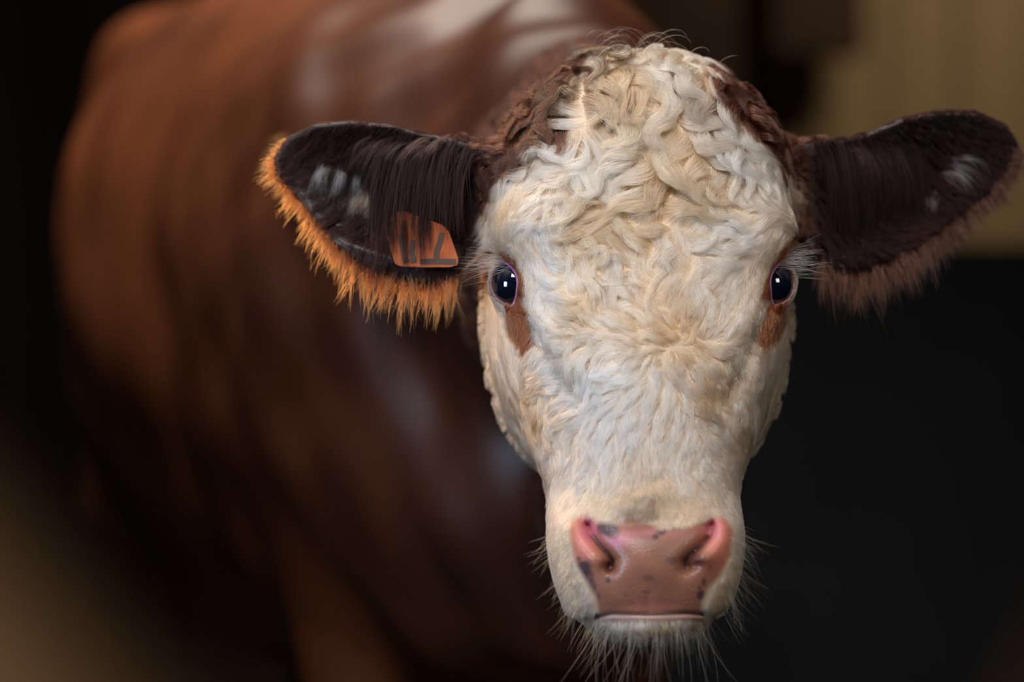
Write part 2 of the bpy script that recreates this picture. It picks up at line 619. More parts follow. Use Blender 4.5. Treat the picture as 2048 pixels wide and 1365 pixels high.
def t_head(C):
    px, py = proj(C)
    return (C[:, 1] < 2.13) & (C[:, 2] > 0.68)


def t_fine(C):
    px, py = proj(C)
    eye = np.minimum(np.hypot(px - 1010, py - 575), np.hypot(px - 1565, py - 575)) < 75
    nose = (px > 1110) & (px < 1490) & (py > 985) & (py < 1260) & (C[:, 1] < 2.0)
    return (eye & (C[:, 1] < 2.08)) | nose


refine(t_head)
refine(t_fine)
refine(lambda C: t_fine(C) & ((proj(C)[1] < 700) | (np.abs(proj(C)[0] - 1297) < 150)))
bmesh.ops.triangulate(bm, faces=[f for f in bm.faces if len(f.verts) > 4])
bmesh.ops.recalc_face_normals(bm, faces=bm.faces)
me = bpy.data.meshes.new('cow')
bm.to_mesh(me)
bm.free()
me.polygons.foreach_set('use_smooth', [True] * len(me.polygons))
cow = bpy.data.objects.new('cow', me)
COL.objects.link(cow)
tag(cow, 'brown cow with a curly white face looking straight at the viewer', 'cow')

nV = len(me.vertices)
W = np.zeros(nV * 3)
me.vertices.foreach_get('co', W)
W = W.reshape(-1, 3)
WN = np.zeros(nV * 3)
me.vertices.foreach_get('normal', WN)
WN = WN.reshape(-1, 3)

# ------------------------------------------------------------------ colour of the coat and skin
WHITE_POLY = [(1205, 60), (1178, 110), (1158, 165), (1146, 225), (1134, 270), (1062, 312), (1000, 352), (962, 420), (950, 480), (935, 560), (925, 700),
              (960, 860), (1030, 960), (1060, 1060), (1060, 1250), (1150, 1330), (1450, 1330), (1540, 1250), (1535, 1060), (1560, 930), (1620, 760), (1640, 560), (1625, 480),
              (1600, 430), (1578, 360), (1516, 285), (1466, 235), (1416, 170), (1398, 100), (1380, 55)]
PATCH = [[(1006, 612), (1038, 600), (1062, 640), (1072, 690), (1048, 704), (1016, 668)],
         [(980, 500), (1010, 500), (1032, 525), (1046, 565), (1050, 610), (1028, 618), (1018, 560), (990, 530)],
         [(1578, 604), (1545, 596), (1522, 640), (1503, 684), (1530, 694), (1562, 668), (1576, 640)],
         [(1604, 495), (1566, 488), (1544, 526), (1530, 560), (1522, 604), (1550, 616), (1556, 560), (1584, 540), (1610, 524)]]
PAD = [(1138, 1054), (1150, 1036), (1172, 1030), (1192, 1046), (1225, 1044), (1262, 1040), (1296, 1046), (1320, 1060), (1370, 1056), (1412, 1042), (1430, 1034), (1450, 1040), (1464, 1062),
       (1460, 1110), (1440, 1150), (1418, 1178), (1404, 1206), (1402, 1226), (1300, 1232), (1198, 1228), (1190, 1195), (1172, 1165), (1152, 1130), (1142, 1085)]

C_WHITE = srgb(206, 182, 154)
C_RED = srgb(116, 64, 36)
C_DARK = srgb(66, 34, 24)


def soft(x, w):
    return np.clip(0.5 - x / (2 * w), 0, 1)


def base_color(P):
    """own colour of the coat at points of the skin"""
    px, py = proj(P)
    w = HY - P[:, 1]
    n1 = snoise(P, 3.0, 1)
    n2 = snoise(P, 9.0, 2)
    n3 = snoise(P, 22.0, 4)
    red = C_RED * (1 + 0.20 * n1[:, None] + 0.12 * n2[:, None])
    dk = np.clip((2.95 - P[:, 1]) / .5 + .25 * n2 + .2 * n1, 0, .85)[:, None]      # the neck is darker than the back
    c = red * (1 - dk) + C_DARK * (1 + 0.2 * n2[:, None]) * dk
    wh = soft(poly2d(px, py, WHITE_POLY) + 6 * n3, 5) * np.clip((w - np.interp(P[:, 2] - CAMZ, [0.03, .08, .2], [-.165, -.075, -.13])) / 0.012, 0, 1)
    cw = C_WHITE * (1 + 0.05 * n2[:, None])
    c = c * (1 - wh[:, None]) + cw * wh[:, None]
    pt = np.zeros(len(P))
    for q in PATCH:
        pt = np.maximum(pt, soft(poly2d(px, py, q) + 3 * n3, 4))
    pt *= (w > -0.12)
    c = c * (1 - pt[:, None]) + srgb(120, 66, 36) * pt[:, None]
    # ears
    ear = np.where(px < 1289, soft(poly2d(px, py, EAR_L), 8) * soft(px - 965, 8), soft(poly2d(px, py, EAR_R), 8) * soft(1600 - px, 8)) * (w < -0.05) * (P[:, 1] < 2.3)
    rim = np.where(px < 1289, poly2d(px, py, EAR_L), poly2d(px, py, EAR_R))
    ce = C_DARK * 0.35 + 0 * c
    return c * (1 - ear[:, None]) + ce * ear[:, None]


def skin_color(P):
    c = base_color(P)
    px, py = proj(P)
    w = HY - P[:, 1]
    fm = (w > 0.0)
    n2 = snoise(P, 28.0, 2)
    n3 = snoise(P, 60.0, 3)
    pad = soft(poly2d(px, py, PAD) + 2.5 * n2, 6) * fm
    pc = srgb(148, 98, 78) + 0 * c
    pc = pc * (1 + 0.08 * n3[:, None])

    def mix(col, m):
        nonlocal pc
        m = np.clip(m, 0, 1)[:, None]
        pc = pc * (1 - m) + col * m
    for s, x in ((-1, 1165), (1, 1440)):
        mix(srgb(216, 130, 108), G(np.hypot((px - x) / 34, (py - 1085) / 55), 1) * 0.95)
    mix(srgb(196, 108, 130), G(np.hypot((px - 1178) / 18, (py - 1062) / 24), 1))
    mix(srgb(200, 116, 126), G(np.hypot((px - 1428) / 18, (py - 1058) / 24), 1))
    mix(srgb(196, 116, 140), G(np.hypot((px - 1235) / 26, (py - 1082) / 13), 1) * .8)
    mix(srgb(196, 128, 136), G(np.hypot((px - 1300) / 70, (py - 1066) / 10), 1) * .5)
    mix(srgb(120, 66, 58), G(np.hypot((px - 1300) / 60, (py - 1212) / 14), 1) * .55)
    # dark mottling of the bare skin
    for (x, y, rx, ry, k) in ((1212, 1052, 24, 17, .8), (1228, 1062, 14, 16, .5), (1322, 1066, 13, 9, .9), (1312, 1074, 7, 6, .8), (1360, 1052, 9, 6, .5), (1395, 1045, 22, 9, .5),
                              (1168, 1132, 15, 15, .9), (1158, 1118, 8, 7, .7), (1178, 1152, 9, 9, .6), (1216, 1163, 9, 8, .9), (1342, 1121, 10, 7, .5), (1298, 1158, 12, 7, .35), (1292, 1185, 14, 7, .35),
                              (1404, 1190, 8, 9, .9), (1408, 1166, 4, 7, .7), (1400, 1176, 4, 4, .6), (1185, 1175, 6, 12, .6), (1196, 1194, 4, 6, .6), (1250, 1190, 6, 5, .3), (1262, 1207, 6, 4, .3)):
        mm = np.hypot((px - x) / rx, (py - y) / ry) + 0.35 * n3
        mix(srgb(62, 48, 56), soft(mm - 0.95, 0.35) * k)
    for i, pts in enumerate(NOSTRIL):  # shade inside the nostrils, put into the skin colour
        mix(srgb(34, 16, 18), G(seg2d(px, py, pts[1:]), 5) * .95)
        s = -1 if i == 0 else 1
        mix(srgb(84, 42, 34), G(np.hypot((px - pts[-1][0] - s * (4 if s < 0 else 22)) / (13 if s < 0 else 26), (py - (1136 if s < 0 else 1124)) / (13 if s < 0 else 17)), 1) * 1.0)
    c = c * (1 - pad[:, None]) + pc * pad[:, None]
    # stained band above the pad
    st = G(np.hypot((px - 1290) / 90, (py - 1003) / 16) + .2 * n2, 1) * fm * (1 - pad)
    c = c * (1 - .65 * st[:, None]) + srgb(126, 96, 58) * .65 * st[:, None]
    st = G(np.hypot((px - 1303) / 14, (py - 1020) / 24), 1) * fm
    c = c * (1 - .8 * st[:, None]) + srgb(110, 74, 44) * .8 * st[:, None]
    mo = G(seg2d(px, py, [(1190, 1234), (1225, 1229), (1300, 1231), (1375, 1228), (1430, 1230)]), 3) * fm
    c = c * (1 - mo[:, None]) + srgb(52, 24, 24) * mo[:, None]
    lip = G(seg2d(px, py, [(1205, 1238), (1300, 1240), (1395, 1237)]), 9) * fm * .9
    c = c * (1 - lip[:, None]) + srgb(150, 112, 104) * lip[:, None]
    # eyelid rims
    lid = np.zeros(len(P))
    for s, ce, e, L, Qv in EYES:
        q = np.stack([P[:, 0] - XC, P[:, 2] - CAMZ, w], 1) - ce
        pl, ql, ax = q @ L, q @ Qv, q @ e
        alm = np.abs(ql) - 0.0138 * np.clip(1 - np.abs(pl / 0.0195) ** 2.1, -1.2, 1)
        m = soft(alm - 0.0040, 0.0010) * (ax > 0)
        lid = np.maximum(lid, m)
        qi = ql * (-s) * np.sign(Qv[0])
        inner = m * np.clip(0.5 + 160 * qi, 0.05, 1)
        col = srgb(176, 118, 170) * inner[:, None] + srgb(120, 84, 74) * (1 - inner[:, None])
        c = c * (1 - m[:, None]) + col * m[:, None]
    wet = np.maximum(pad, lid)
    hoof = np.clip((0.10 - P[:, 2]) / 0.02, 0, 1)[:, None]
    c = c * (1 - hoof) + srgb(40, 34, 30) * hoof
    return np.clip(c, 0, 1), wet


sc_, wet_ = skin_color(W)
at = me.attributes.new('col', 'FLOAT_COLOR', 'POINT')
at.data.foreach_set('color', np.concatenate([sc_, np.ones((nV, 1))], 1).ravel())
at = me.attributes.new('wet', 'FLOAT', 'POINT')
at.data.foreach_set('value', wet_)

m_skin, nt, b = new_mat('cow_skin')
L_ = nt.links.new
an = nt.nodes.new('ShaderNodeAttribute'); an.attribute_name = 'col'
aw = nt.nodes.new('ShaderNodeAttribute'); aw.attribute_name = 'wet'
tc = nt.nodes.new('ShaderNodeTexCoord')
mp = nt.nodes.new('ShaderNodeMapping'); mp.inputs['Scale'].default_value = (1, 1, .35)
nz = nt.nodes.new('ShaderNodeTexNoise'); nz.inputs['Scale'].default_value = 26; nz.inputs['Detail'].default_value = 8
mr = nt.nodes.new('ShaderNodeMapRange'); mr.inputs[3].default_value = 0.55; mr.inputs[4].default_value = 1.4
mul = nt.nodes.new('ShaderNodeMix'); mul.data_type = 'RGBA'; mul.blend_type = 'MULTIPLY'; mul.inputs[0].default_value = 0.55
cmb = nt.nodes.new('ShaderNodeCombineColor')
L_(tc.outputs['Object'], mp.inputs['Vector']); L_(mp.outputs['Vector'], nz.inputs['Vector'])
L_(nz.outputs['Fac'], mr.inputs[0])
for i in range(3): L_(mr.outputs[0], cmb.inputs[i])
L_(an.outputs['Color'], mul.inputs[6]); L_(cmb.outputs['Color'], mul.inputs[7])
L_(mul.outputs[2], b.inputs['Base Color'])
rr = nt.nodes.new('ShaderNodeMapRange'); rr.inputs[3].default_value = 0.44; rr.inputs[4].default_value = 0.38
L_(aw.outputs['Fac'], rr.inputs[0]); L_(rr.outputs[0], b.inputs['Roughness'])
vor = nt.nodes.new('ShaderNodeTexVoronoi'); vor.inputs['Scale'].default_value = 560
L_(tc.outputs['Object'], vor.inputs['Vector'])
bp = nt.nodes.new('ShaderNodeBump'); bp.inputs['Distance'].default_value = 0.0012
bs = nt.nodes.new('ShaderNodeMath'); bs.operation = 'MULTIPLY'; bs.inputs[1].default_value = 0.22
L_(aw.outputs['Fac'], bs.inputs[0]); L_(bs.outputs[0], bp.inputs['Strength'])
L_(vor.outputs['Distance'], bp.inputs['Height'])
L_(bp.outputs['Normal'], b.inputs['Normal'])
b.inputs['Specular IOR Level'].default_value = 0.5
b.inputs['Sheen Weight'].default_value = 0.0
me.materials.append(m_skin)


# ------------------------------------------------------------------ hair
def hair_material(name, rough=0.45, ior=1.5):
    m = bpy.data.materials.new(name)
    m.use_nodes = True
    nt = m.node_tree
    nt.nodes.clear()
    out = nt.nodes.new('ShaderNodeOutputMaterial')
    at = nt.nodes.new('ShaderNodeAttribute'); at.attribute_name = 'col'
    h = nt.nodes.new('ShaderNodeBsdfHairPrincipled')
    h.model = 'CHIANG'
    h.parametrization = 'COLOR'
    h.inputs['Roughness'].default_value = rough
    h.inputs['Radial Roughness'].default_value = 0.7
    h.inputs['IOR'].default_value = ior
    nt.links.new(at.outputs['Color'], h.inputs['Color'])
    nt.links.new(h.outputs[0], out.inputs['Surface'])
    return m


m_hair = hair_material('hair')
m_hair_dark = hair_material('hair_dark', 0.75, ior=1.25)


def make_hair(name, pts, radii, cols, mat, parent=cow, label=None):
    """pts (N,K,3), radii (N,K), cols (N,3)"""
    N, K = pts.shape[:2]
    hc = bpy.data.hair_curves.new(name)
    hc.add_curves([K] * N)
    hc.attributes['position'].data.foreach_set('vector', np.ascontiguousarray(pts, dtype=np.float32).ravel())
    a = hc.attributes.new('radius', 'FLOAT', 'POINT')
    a.data.foreach_set('value', np.ascontiguousarray(radii, dtype=np.float32).ravel())
    a = hc.attributes.new('col', 'FLOAT_COLOR', 'CURVE')
    a.data.foreach_set('color', np.concatenate([cols, np.ones((N, 1))], 1).astype(np.float32).ravel())
    o = bpy.data.objects.new(name, hc)
    COL.objects.link(o)
    hc.materials.append(mat)
    o.parent = parent
    tag(o, label, kind='stuff')
    return o


# sampling of roots on the skin
me.calc_loop_triangles()
nT = len(me.loop_triangles)
TR = np.zeros(nT * 3, np.int32)
me.loop_triangles.foreach_get('vertices', TR)
TR = TR.reshape(-1, 3)
TP = W[TR]
TA = 0.5 * np.linalg.norm(np.cross(TP[:, 1] - TP[:, 0], TP[:, 2] - TP[:, 0]), axis=1)
TC = TP.mean(1)
TN = WN[TR].mean(1)
TPX, TPY = proj(TC)


def sample(weight, n):
    pr = TA * weight
    pr = pr / pr.sum()
    t = rng.choice(nT, n, p=pr)
    r1, r2 = np.sqrt(rng.random(n)), rng.random(n)
    bc = np.stack([1 - r1, r1 * (1 - r2), r1 * r2], 1)
    return (TP[t] * bc[:, :, None]).sum(1)


# control points: px, py, direction (right, down), length mm, curl, lift mm, clumping
FIELD = [
    (1300, 75, .1, .9, 34, .9, 9, .8), (1220, 90, -.2, .9, 34, .9, 9, .8), (1380, 100, .2, .9, 34, 1, 9, .8),
    (1300, 150, .0, 1, 44, .7, 7, .75), (1230, 160, -.3, 1, 40, .9, 8, .8), (1380, 170, .2, 1, 42, .9, 8, .8), (1170, 190, -.2, .95, 40, .9, 9, .85),
    (1180, 240, -.1, 1, 44, .85, 9, .85), (1250, 230, .2, 1, 54, .75, 8, .85), (1330, 240, -.1, 1, 58, .8, 8, .85), (1430, 250, .25, .95, 44, .9, 8, .85),
    (1130, 290, -.3, .9, 34, .9, 7, .8), (1210, 310, -.1, 1, 52, .8, 8, .85), (1290, 310, .05, 1, 60, .75, 9, .88), (1370, 320, .1, 1, 54, .8, 8, .85), (1470, 310, .3, .9, 40, .9, 8, .85),
    (1060, 340, -.8, .6, 22, .7, 4, .6), (1140, 360, -.5, .8, 32, .9, 6, .75), (1260, 370, -.1, 1, 40, .9, 7, .8), (1340, 370, .2, 1, 40, .9, 7, .8), (1440, 370, .5, .7, 34, 1, 7, .8), (1530, 340, .4, .9, 28, 1, 7, .8),
    (1000, 400, -.7, .8, 16, .4, 3, .4), (1080, 420, -.6, .6, 22, .6, 4, .6), (1170, 430, -.5, -.3, 28, .8, 5, .7), (1280, 440, -.3, -.6, 28, .9, 5, .7), (1380, 430, .4, -.3, 30, .9, 5, .7), (1480, 430, .8, .3, 26, .7, 4, .65), (1560, 410, .7, .8, 22, .6, 5, .5),
    (1000, 470, -.5, .6, 10, .2, 2, .3), (1060, 500, -.4, -.9, 13, .2, 2.5, .35), (1140, 510, -.7, -.6, 22, .7, 4, .65), (1240, 520, -.6, -.7, 26, .9, 4.5, .7), (1330, 530, .0, -.9, 26, .9, 4.5, .7), (1430, 510, .5, -.8, 24, .7, 4, .65), (1530, 490, .5, -.6, 14, .3, 2.5, .35),
    (1066, 570, -.1, -1, 12, .15, 2.2, .35), (1040, 565, .25, -1, 6, .05, 1.2, .25), (1036, 600, .3, -.9, 5, .05, 1, .25), (1045, 650, .2, 1, 7, .1, 1.4, .25), (1120, 590, -.8, -.4, 20, .6, 4, .6), (1210, 600, -.8, -.5, 26, .8, 4.5, .65), (1300, 610, -.5, -.8, 24, .7, 4, .65), (1390, 600, .4, -.8, 22, .6, 4, .6), (1470, 590, .5, -.9, 16, .3, 2.5, .4), (1512, 570, .05, -1, 10, .1, 2, .3), (1534, 565, -.25, -1, 6, .05, 1.2, .25), (1538, 600, -.3, -.9, 5, .05, 1, .25), (1530, 650, -.2, 1, 7, .1, 1.4, .25),
    (1090, 650, -.5, -.8, 14, .3, 2.5, .4), (1150, 660, -1, .0, 22, .7, 4, .65), (1250, 660, -1, -.25, 24, .6, 4, .6), (1330, 660, -.7, -.5, 18, .4, 3.5, .55), (1410, 660, .8, -.5, 18, .4, 3.5, .5), (1480, 660, .7, -.5, 14, .4, 3, .5),
    (1110, 720, -.6, .7, 18, .6, 4, .65), (1180, 720, -.9, .6, 22, .6, 4.5, .65), (1260, 715, -.8, .6, 22, .4, 4, .6), (1350, 735, -.1, 1, 18, .4, 3.5, .5), (1420, 715, .6, .7, 18, .4, 3.5, .5), (1475, 740, .5, .9, 16, .5, 3.5, .5),
    (1180, 800, -.35, 1, 20, .5, 3.5, .55), (1260, 810, -.25, 1, 18, .3, 3, .45), (1340, 820, .0, 1, 16, .3, 3, .45), (1430, 820, .25, 1, 18, .5, 3.5, .5),
    (1150, 900, -.35, 1, 18, .4, 3, .5), (1240, 900, -.2, 1, 16, .25, 2.5, .4), (1340, 900, .1, 1, 15, .25, 2.5, .4), (1450, 900, .3, 1, 16, .4, 3, .5),
    (1130, 970, -.4, 1, 13, .2, 2.2, .35), (1250, 960, -.1, 1, 11, .15, 2, .3), (1350, 960, .1, 1, 10, .15, 2, .3), (1460, 970, .4, 1, 12, .2, 2.2, .35),
    (985, 640, .1, 1, 9, .1, 1.8, .25), (1000, 720, .1, 1, 13, .25, 2.5, .4), (1040, 760, -.1, 1, 18, .6, 3.5, .6), (1040, 830, .0, 1, 22, .8, 4, .7), (1080, 850, -.15, 1, 22, .7, 4, .65), (1090, 920, -.2, 1, 20, .7, 3.5, .6), (1080, 960, 0, 1, 18, .5, 3, .5),
    (1580, 640, -.1, 1, 9, .1, 1.8, .25), (1560, 720, -.1, 1, 12, .2, 2.5, .35), (1530, 790, .0, 1, 15, .4, 3, .45), (1520, 860, .0, 1, 17, .5, 3, .5), (1500, 950, .0, 1, 15, .4, 3, .5),
    (1110, 1030, -.5, .9, 8, .1, 1.6, .25), (1105, 1110, -.6, .8, 7, .1, 1.6, .25), (1125, 1180, -.5, .9, 9, .1, 2, .3), (1160, 1215, -.3, 1, 12, .15, 2.5, .4),
    (1485, 1030, .5, .9, 8, .1, 1.6, .25), (1490, 1110, .6, .8, 7, .1, 1.6, .25), (1470, 1180, .5, .9, 9, .1, 2, .3), (1440, 1210, .3, 1, 12, .15, 2.5, .4),
    (1250, 1262, -.15, 1, 15, .15, 4, .5), (1300, 1268, 0, 1, 15, .15, 4, .5), (1350, 1262, .15, 1, 15, .15, 4, .5), (1290, 1000, 0, 1, 4, .05, .8, .2), (1200, 1010, 0, 1, 4, .05, .8, .2), (1390, 1015, 0, 1, 4, .05, .8, .2),
    (1080, 180, -.8, .5, 24, 1.3, 8, .8), (1000, 250, -.9, .3, 20, 1.3, 7, .8), (960, 290, -1, .3, 16, 1.0, 5, .6), (1450, 170, .5, .8, 26, 1.0, 10, .75), (1490, 210, .6, .7, 26, 1.0, 10, .75), (1560, 270, .6, .7, 24, .9, 9, .7), (1600, 330, .7, .8, 20, .7, 5, .6),
]
FIELD = np.array(FIELD, float)
FD = FIELD[:, 2:4] / np.linalg.norm(FIELD[:, 2:4], axis=1)[:, None]


def field(px, py):
    d2 = (px[:, None] - FIELD[None, :, 0]) ** 2 + (py[:, None] - FIELD[None, :, 1]) ** 2
    w = 1.0 / (d2 + 18 ** 2) ** 1.7
    w /= w.sum(1)[:, None]
    dr = w @ FD
    dr /= np.linalg.norm(dr, axis=1)[:, None] + 1e-6
    return dr, w @ FIELD[:, 4:]


def grow(P0, fn, K, length, curl, lift, dirfn, phase_seed=3, wl=0.050, curl_noise=0.9, rise=0.25):
    """hairs that run along the skin, wave and lift away from it"""
    N = len(P0)
    out = np.zeros((N, K, 3))
    P = P0.copy()
    out[:, 0] = P
    ph = 3.4 * snoise(P0, 15, phase_seed) + 1.0 * snoise(P0, 45, phase_seed + 1)
    bend = snoise(P0, 17, phase_seed + 2)
    step = length / (K - 1)
    prof = lambda t: np.minimum(1, t / rise) * (1 - 0.35 * t)
    d, n = dist_n(fn, P)
    for k in range(1, K):
        t = k / (K - 1)
        px, py = proj(P)
        dr = dirfn(px, py)
        D = np.stack([dr[:, 0], np.zeros(N), -dr[:, 1]], 1)
        D -= n * (D * n).sum(1)[:, None]
        D /= np.linalg.norm(D, axis=1)[:, None] + 1e-6
        Bn = np.cross(n, D)
        ang = curl * (1.15 * np.sin(6.283 * (length * t) / wl + ph) + curl_noise * bend * (0.4 + t))
        D = D * np.cos(ang)[:, None] + Bn * np.sin(ang)[:, None]
        P = P + D * step[:, None]
        d, n = dist_n(fn, P)
        tgt = lift * prof(t)
        P = P - np.clip(d - tgt, -.01, .01)[:, None] * n
        out[:, k] = P
    return out


def children(roots, guides, clump, frizz, lenvar=0.3, cl_pow=1.1):
    kd = kdtree.KDTree(len(guides))
    for i, g in enumerate(guides[:, 0]): kd.insert(g, i)
    kd.balance()
    gi = np.array([kd.find(p)[1] for p in roots])
    K = guides.shape[1]
    t = np.linspace(0, 1, K)
    N = len(roots)
    lv = 1 - lenvar * rng.random(N) ** 1.2
    # shorten along the guide
    pos = t[None, :] * lv[:, None] * (K - 1)
    i0 = np.clip(pos.astype(int), 0, K - 2)
    fr = (pos - i0)[:, :, None]
    g = guides[gi]
    ar = np.arange(N)[:, None]
    gg = g[ar, i0] * (1 - fr) + g[ar, i0 + 1] * fr
    off = (roots - g[:, 0])[:, None, :]
    c = clump[gi][:, None] * (0.75 + 0.35 * rng.random((N, 1)))
    k = 1 - np.clip(c, 0, .96) * (t[None] ** cl_pow)
    fz = rng.normal(size=(N, 3))[:, None, :] * (frizz[gi][:, None] * t[None] ** 1.3)[:, :, None]
    fz2 = rng.normal(size=(N, 3))[:, None, :] * (frizz[gi][:, None] * .5 * np.sin(t[None] * 6 + rng.random((N, 1)) * 6) * t[None])[:, :, None]
    return gg + off * k[:, :, None] + fz + fz2, gi


def keep_out(fn, pts, dmin):
    N, K = pts.shape[:2]
    P = pts[:, 1:].reshape(-1, 3)
    d, n = dist_n(fn, P)
    P = P + np.clip(dmin - d, 0, .01)[:, None] * n
    pts[:, 1:] = P.reshape(N, K - 1, 3)
    return pts


def eye_mask(C):
    m = np.ones(len(C), bool)
    for s, c, e, L, Qv in EYES:
        q = np.stack([C[:, 0] - XC, C[:, 2] - CAMZ, HY - C[:, 1]], 1) - c
        pl, ql, ax = q @ L, q @ Qv, q @ e
        alm = np.abs(ql) - 0.0138 * np.clip(1 - np.abs(pl / 0.0195) ** 2.1, -1.2, 1)
        m &= ~((alm < np.where(ql * (-s) * np.sign(Qv[0]) > 0, 0.0056, 0.0034)) & (ax > -0.004))
    return m


headzone = (TC[:, 1] < 2.17) & (TC[:, 2] > .66)
padd = np.where(TC[:, 1] < 2.0, poly2d(TPX, TPY, PAD), 99)
inear = np.where(TPX < 1289, (poly2d(TPX, TPY, EAR_L) < 4) & (TPX < 935), (poly2d(TPX, TPY, EAR_R) < 4) & (TPX > 1625)) & (TC[:, 1] > 2.035)
okT = headzone & eye_mask(TC) & (padd > 3) & ~inear & ~((np.abs(TPY - 1232) < 7) & (np.abs(TPX - 1300) < 110) & (TC[:, 1] < 1.98))
wpoly = poly2d(TPX, TPY, WHITE_POLY)
facing = np.clip(0.55 - 0.6 * TN[:, 1], 0.06, 1)     # fewer hairs where the skin turns away

fd = lambda px, py: field(px, py)[0]
headfn = lambda P: headf(P)

# guides over the whole head, then the hairs that follow them
wface = okT * facing
_tl = field(TPX, TPY)[1][:, 0] * okT + 20 * ~okT
gr = sample(wface * np.clip((16 / _tl) ** 1.6, .13, 1.6), 3800)
px, py = proj(gr)
dr, par = field(px, py)
glen = par[:, 0] / 1000 * (0.8 + 0.45 * rng.random(len(gr)))
gfac = np.where(py > 480, np.clip(-1.3 * dist_n(headf, gr)[1][:, 1], .25, 1), 1)
skinfn = lambda P: smin(skin_head(P), bodyf(P), .03)
guides = grow(gr, skinfn, 11, glen, par[:, 1], par[:, 2] / 1000 * (0.5 + 1.0 * rng.random(len(gr))) * gfac, fd)
NH = 180000
roots = sample(wface, NH)
pts, gi = children(roots, guides, par[:, 3], 0.0004 + 0.0009 * par[:, 1])
pts = keep_out(skinfn, pts, 0.0006)
bc = base_color(roots)
rpx, rpy = proj(roots)


def stain(px, py, P):
    """yellowish and tan staining of the white hair: (mask, colour)"""
    n = snoise(P, 16, 6)
    n2 = snoise(P, 40, 8)
    s = 0.30 + 0.28 * n
    for (x, y, rx, ry, k) in ((1290, 440, 260, 240, .22), (1290, 330, 150, 130, .45), (1250, 480, 160, 90, .4), (1200, 160, 70, 60, .8), (1320, 170, 60, 60, .4), (1260, 620, 120, 60, .35), (1370, 690, 50, 40, .5), (1060, 830, 50, 90, .5), (1290, 1000, 120, 22, .15),
                              (1000, 400, 40, 60, .7), (1570, 400, 30, 60, .6), (1430, 760, 50, 50, .5), (1150, 1210, 60, 40, .4), (1450, 1180, 50, 60, .6), (1300, 1260, 120, 30, .6), (1530, 860, 60, 120, .4)):
        s = s + k * np.exp(-(((px - x) / rx) ** 2 + ((py - y) / ry) ** 2))
    for (x, y, rx, ry) in ((1080, 560, 40, 110), (1220, 850, 70, 90), (1110, 1090, 30, 90)):
        s = s - .5 * np.exp(-(((px - x) / rx) ** 2 + ((py - y) / ry) ** 2))
    return np.clip(s + .15 * n2, 0, 1)


def hair_colors(roots, gi, ng):
    px, py = proj(roots)
    c = base_color(roots)
    lum = c.mean(1)
    white = lum > 0.3
    s = stain(px, py, roots)[:, None]
    jit = 1 + 0.13 * rng.normal(size=(len(roots), 1)) + 0.13 * rng.normal(size=(ng, 1))[gi]
    cw = (srgb(217, 204, 193) * (1 - s) + srgb(176, 145, 115) * s) * jit
    cb = c * 1.0 * (1 + 0.25 * rng.normal(size=(len(roots), 1)))
    # dung and mud stuck in the hair of the poll
    d = np.zeros(len(roots))
    for (x, y, rx, ry, k) in ((1215, 105, 40, 24, 1), (1120, 225, 26, 34, .9), (1060, 262, 40, 26, .7), (1150, 170, 24, 30, .6), (1055, 325, 22, 12, .7), (1160, 95, 24, 24, .6)):
        d = np.maximum(d, k * np.exp(-(((px - x) / rx) ** 2 + ((py - y) / ry) ** 2)))
    dm = (rng.random(len(roots)) < d * 1.1)[:, None]
    band = np.exp(-(((px - 1295) / 120) ** 2 + ((py - 1024) / 26) ** 2))[:, None]
    cw = cw * (1 - .75 * band) + srgb(138, 112, 84) * jit * .75 * band
    out = np.where(white[:, None], cw, cb)
    out = np.where(dm, srgb(70, 52, 34) * (0.7 + .6 * rng.random((len(roots), 1))), out)
    return np.clip(out, 0.004, 0.93)


hcol = hair_colors(roots, gi, len(gr))
K = pts.shape[1]
taper = np.clip(1.05 - np.linspace(0, 1, K) ** 2 * 0.85, 0.1, 1)
rad = 0.00014 * taper[None] * (0.8 + .5 * rng.random((NH, 1)))
lumr = hcol.mean(1)
isw = base_color(roots).mean(1) > 0.3
make_hair('face_hair', pts[isw], rad[isw], hcol[isw], m_hair, label='curly cream white hair of the face')
make_hair('poll_hair', pts[~isw], rad[~isw], hcol[~isw], m_hair, label='reddish brown hair beside the white face')

# loose curled hairs that stand off the poll
fp = []
tt = np.linspace(0, 1, 14)
for i in range(46):
    x = rng.uniform(1180, 1440)
    y = 92 + 0.0016 * (x - 1300) ** 2 + rng.uniform(-4, 40)
    ys = np.arange(1.95, 2.25, .0015)
    q = np.stack([(x - 1024) / FPX * ys, ys, CAMZ - (y - 682.5) / FPX * ys], 1)
    h = headf(q)
    if h.min() > 0: continue
    a = q[np.argmax(h < 0)]
    r0 = rng.uniform(.006, .014)
    sg = rng.choice([-1, 1])
    an = tt * rng.uniform(2.0, 4.2)
    c = np.stack([sg * r0 * (1 - np.cos(an)) + .3 * sg * r0 * an, -.25 * r0 * an, r0 * np.sin(an) * 1.1 + .45 * r0 * an], 1)
    fp.append(a + c)
fp = np.array(fp)
make_hair('loose_hair', fp, np.full(fp.shape[:2], .00009) * np.clip(1.1 - tt ** 2 * .7, .1, 1)[None], np.tile(srgb(214, 196, 170), (len(fp), 1)), m_hair, label='loose curled hairs standing off the crown of the head')

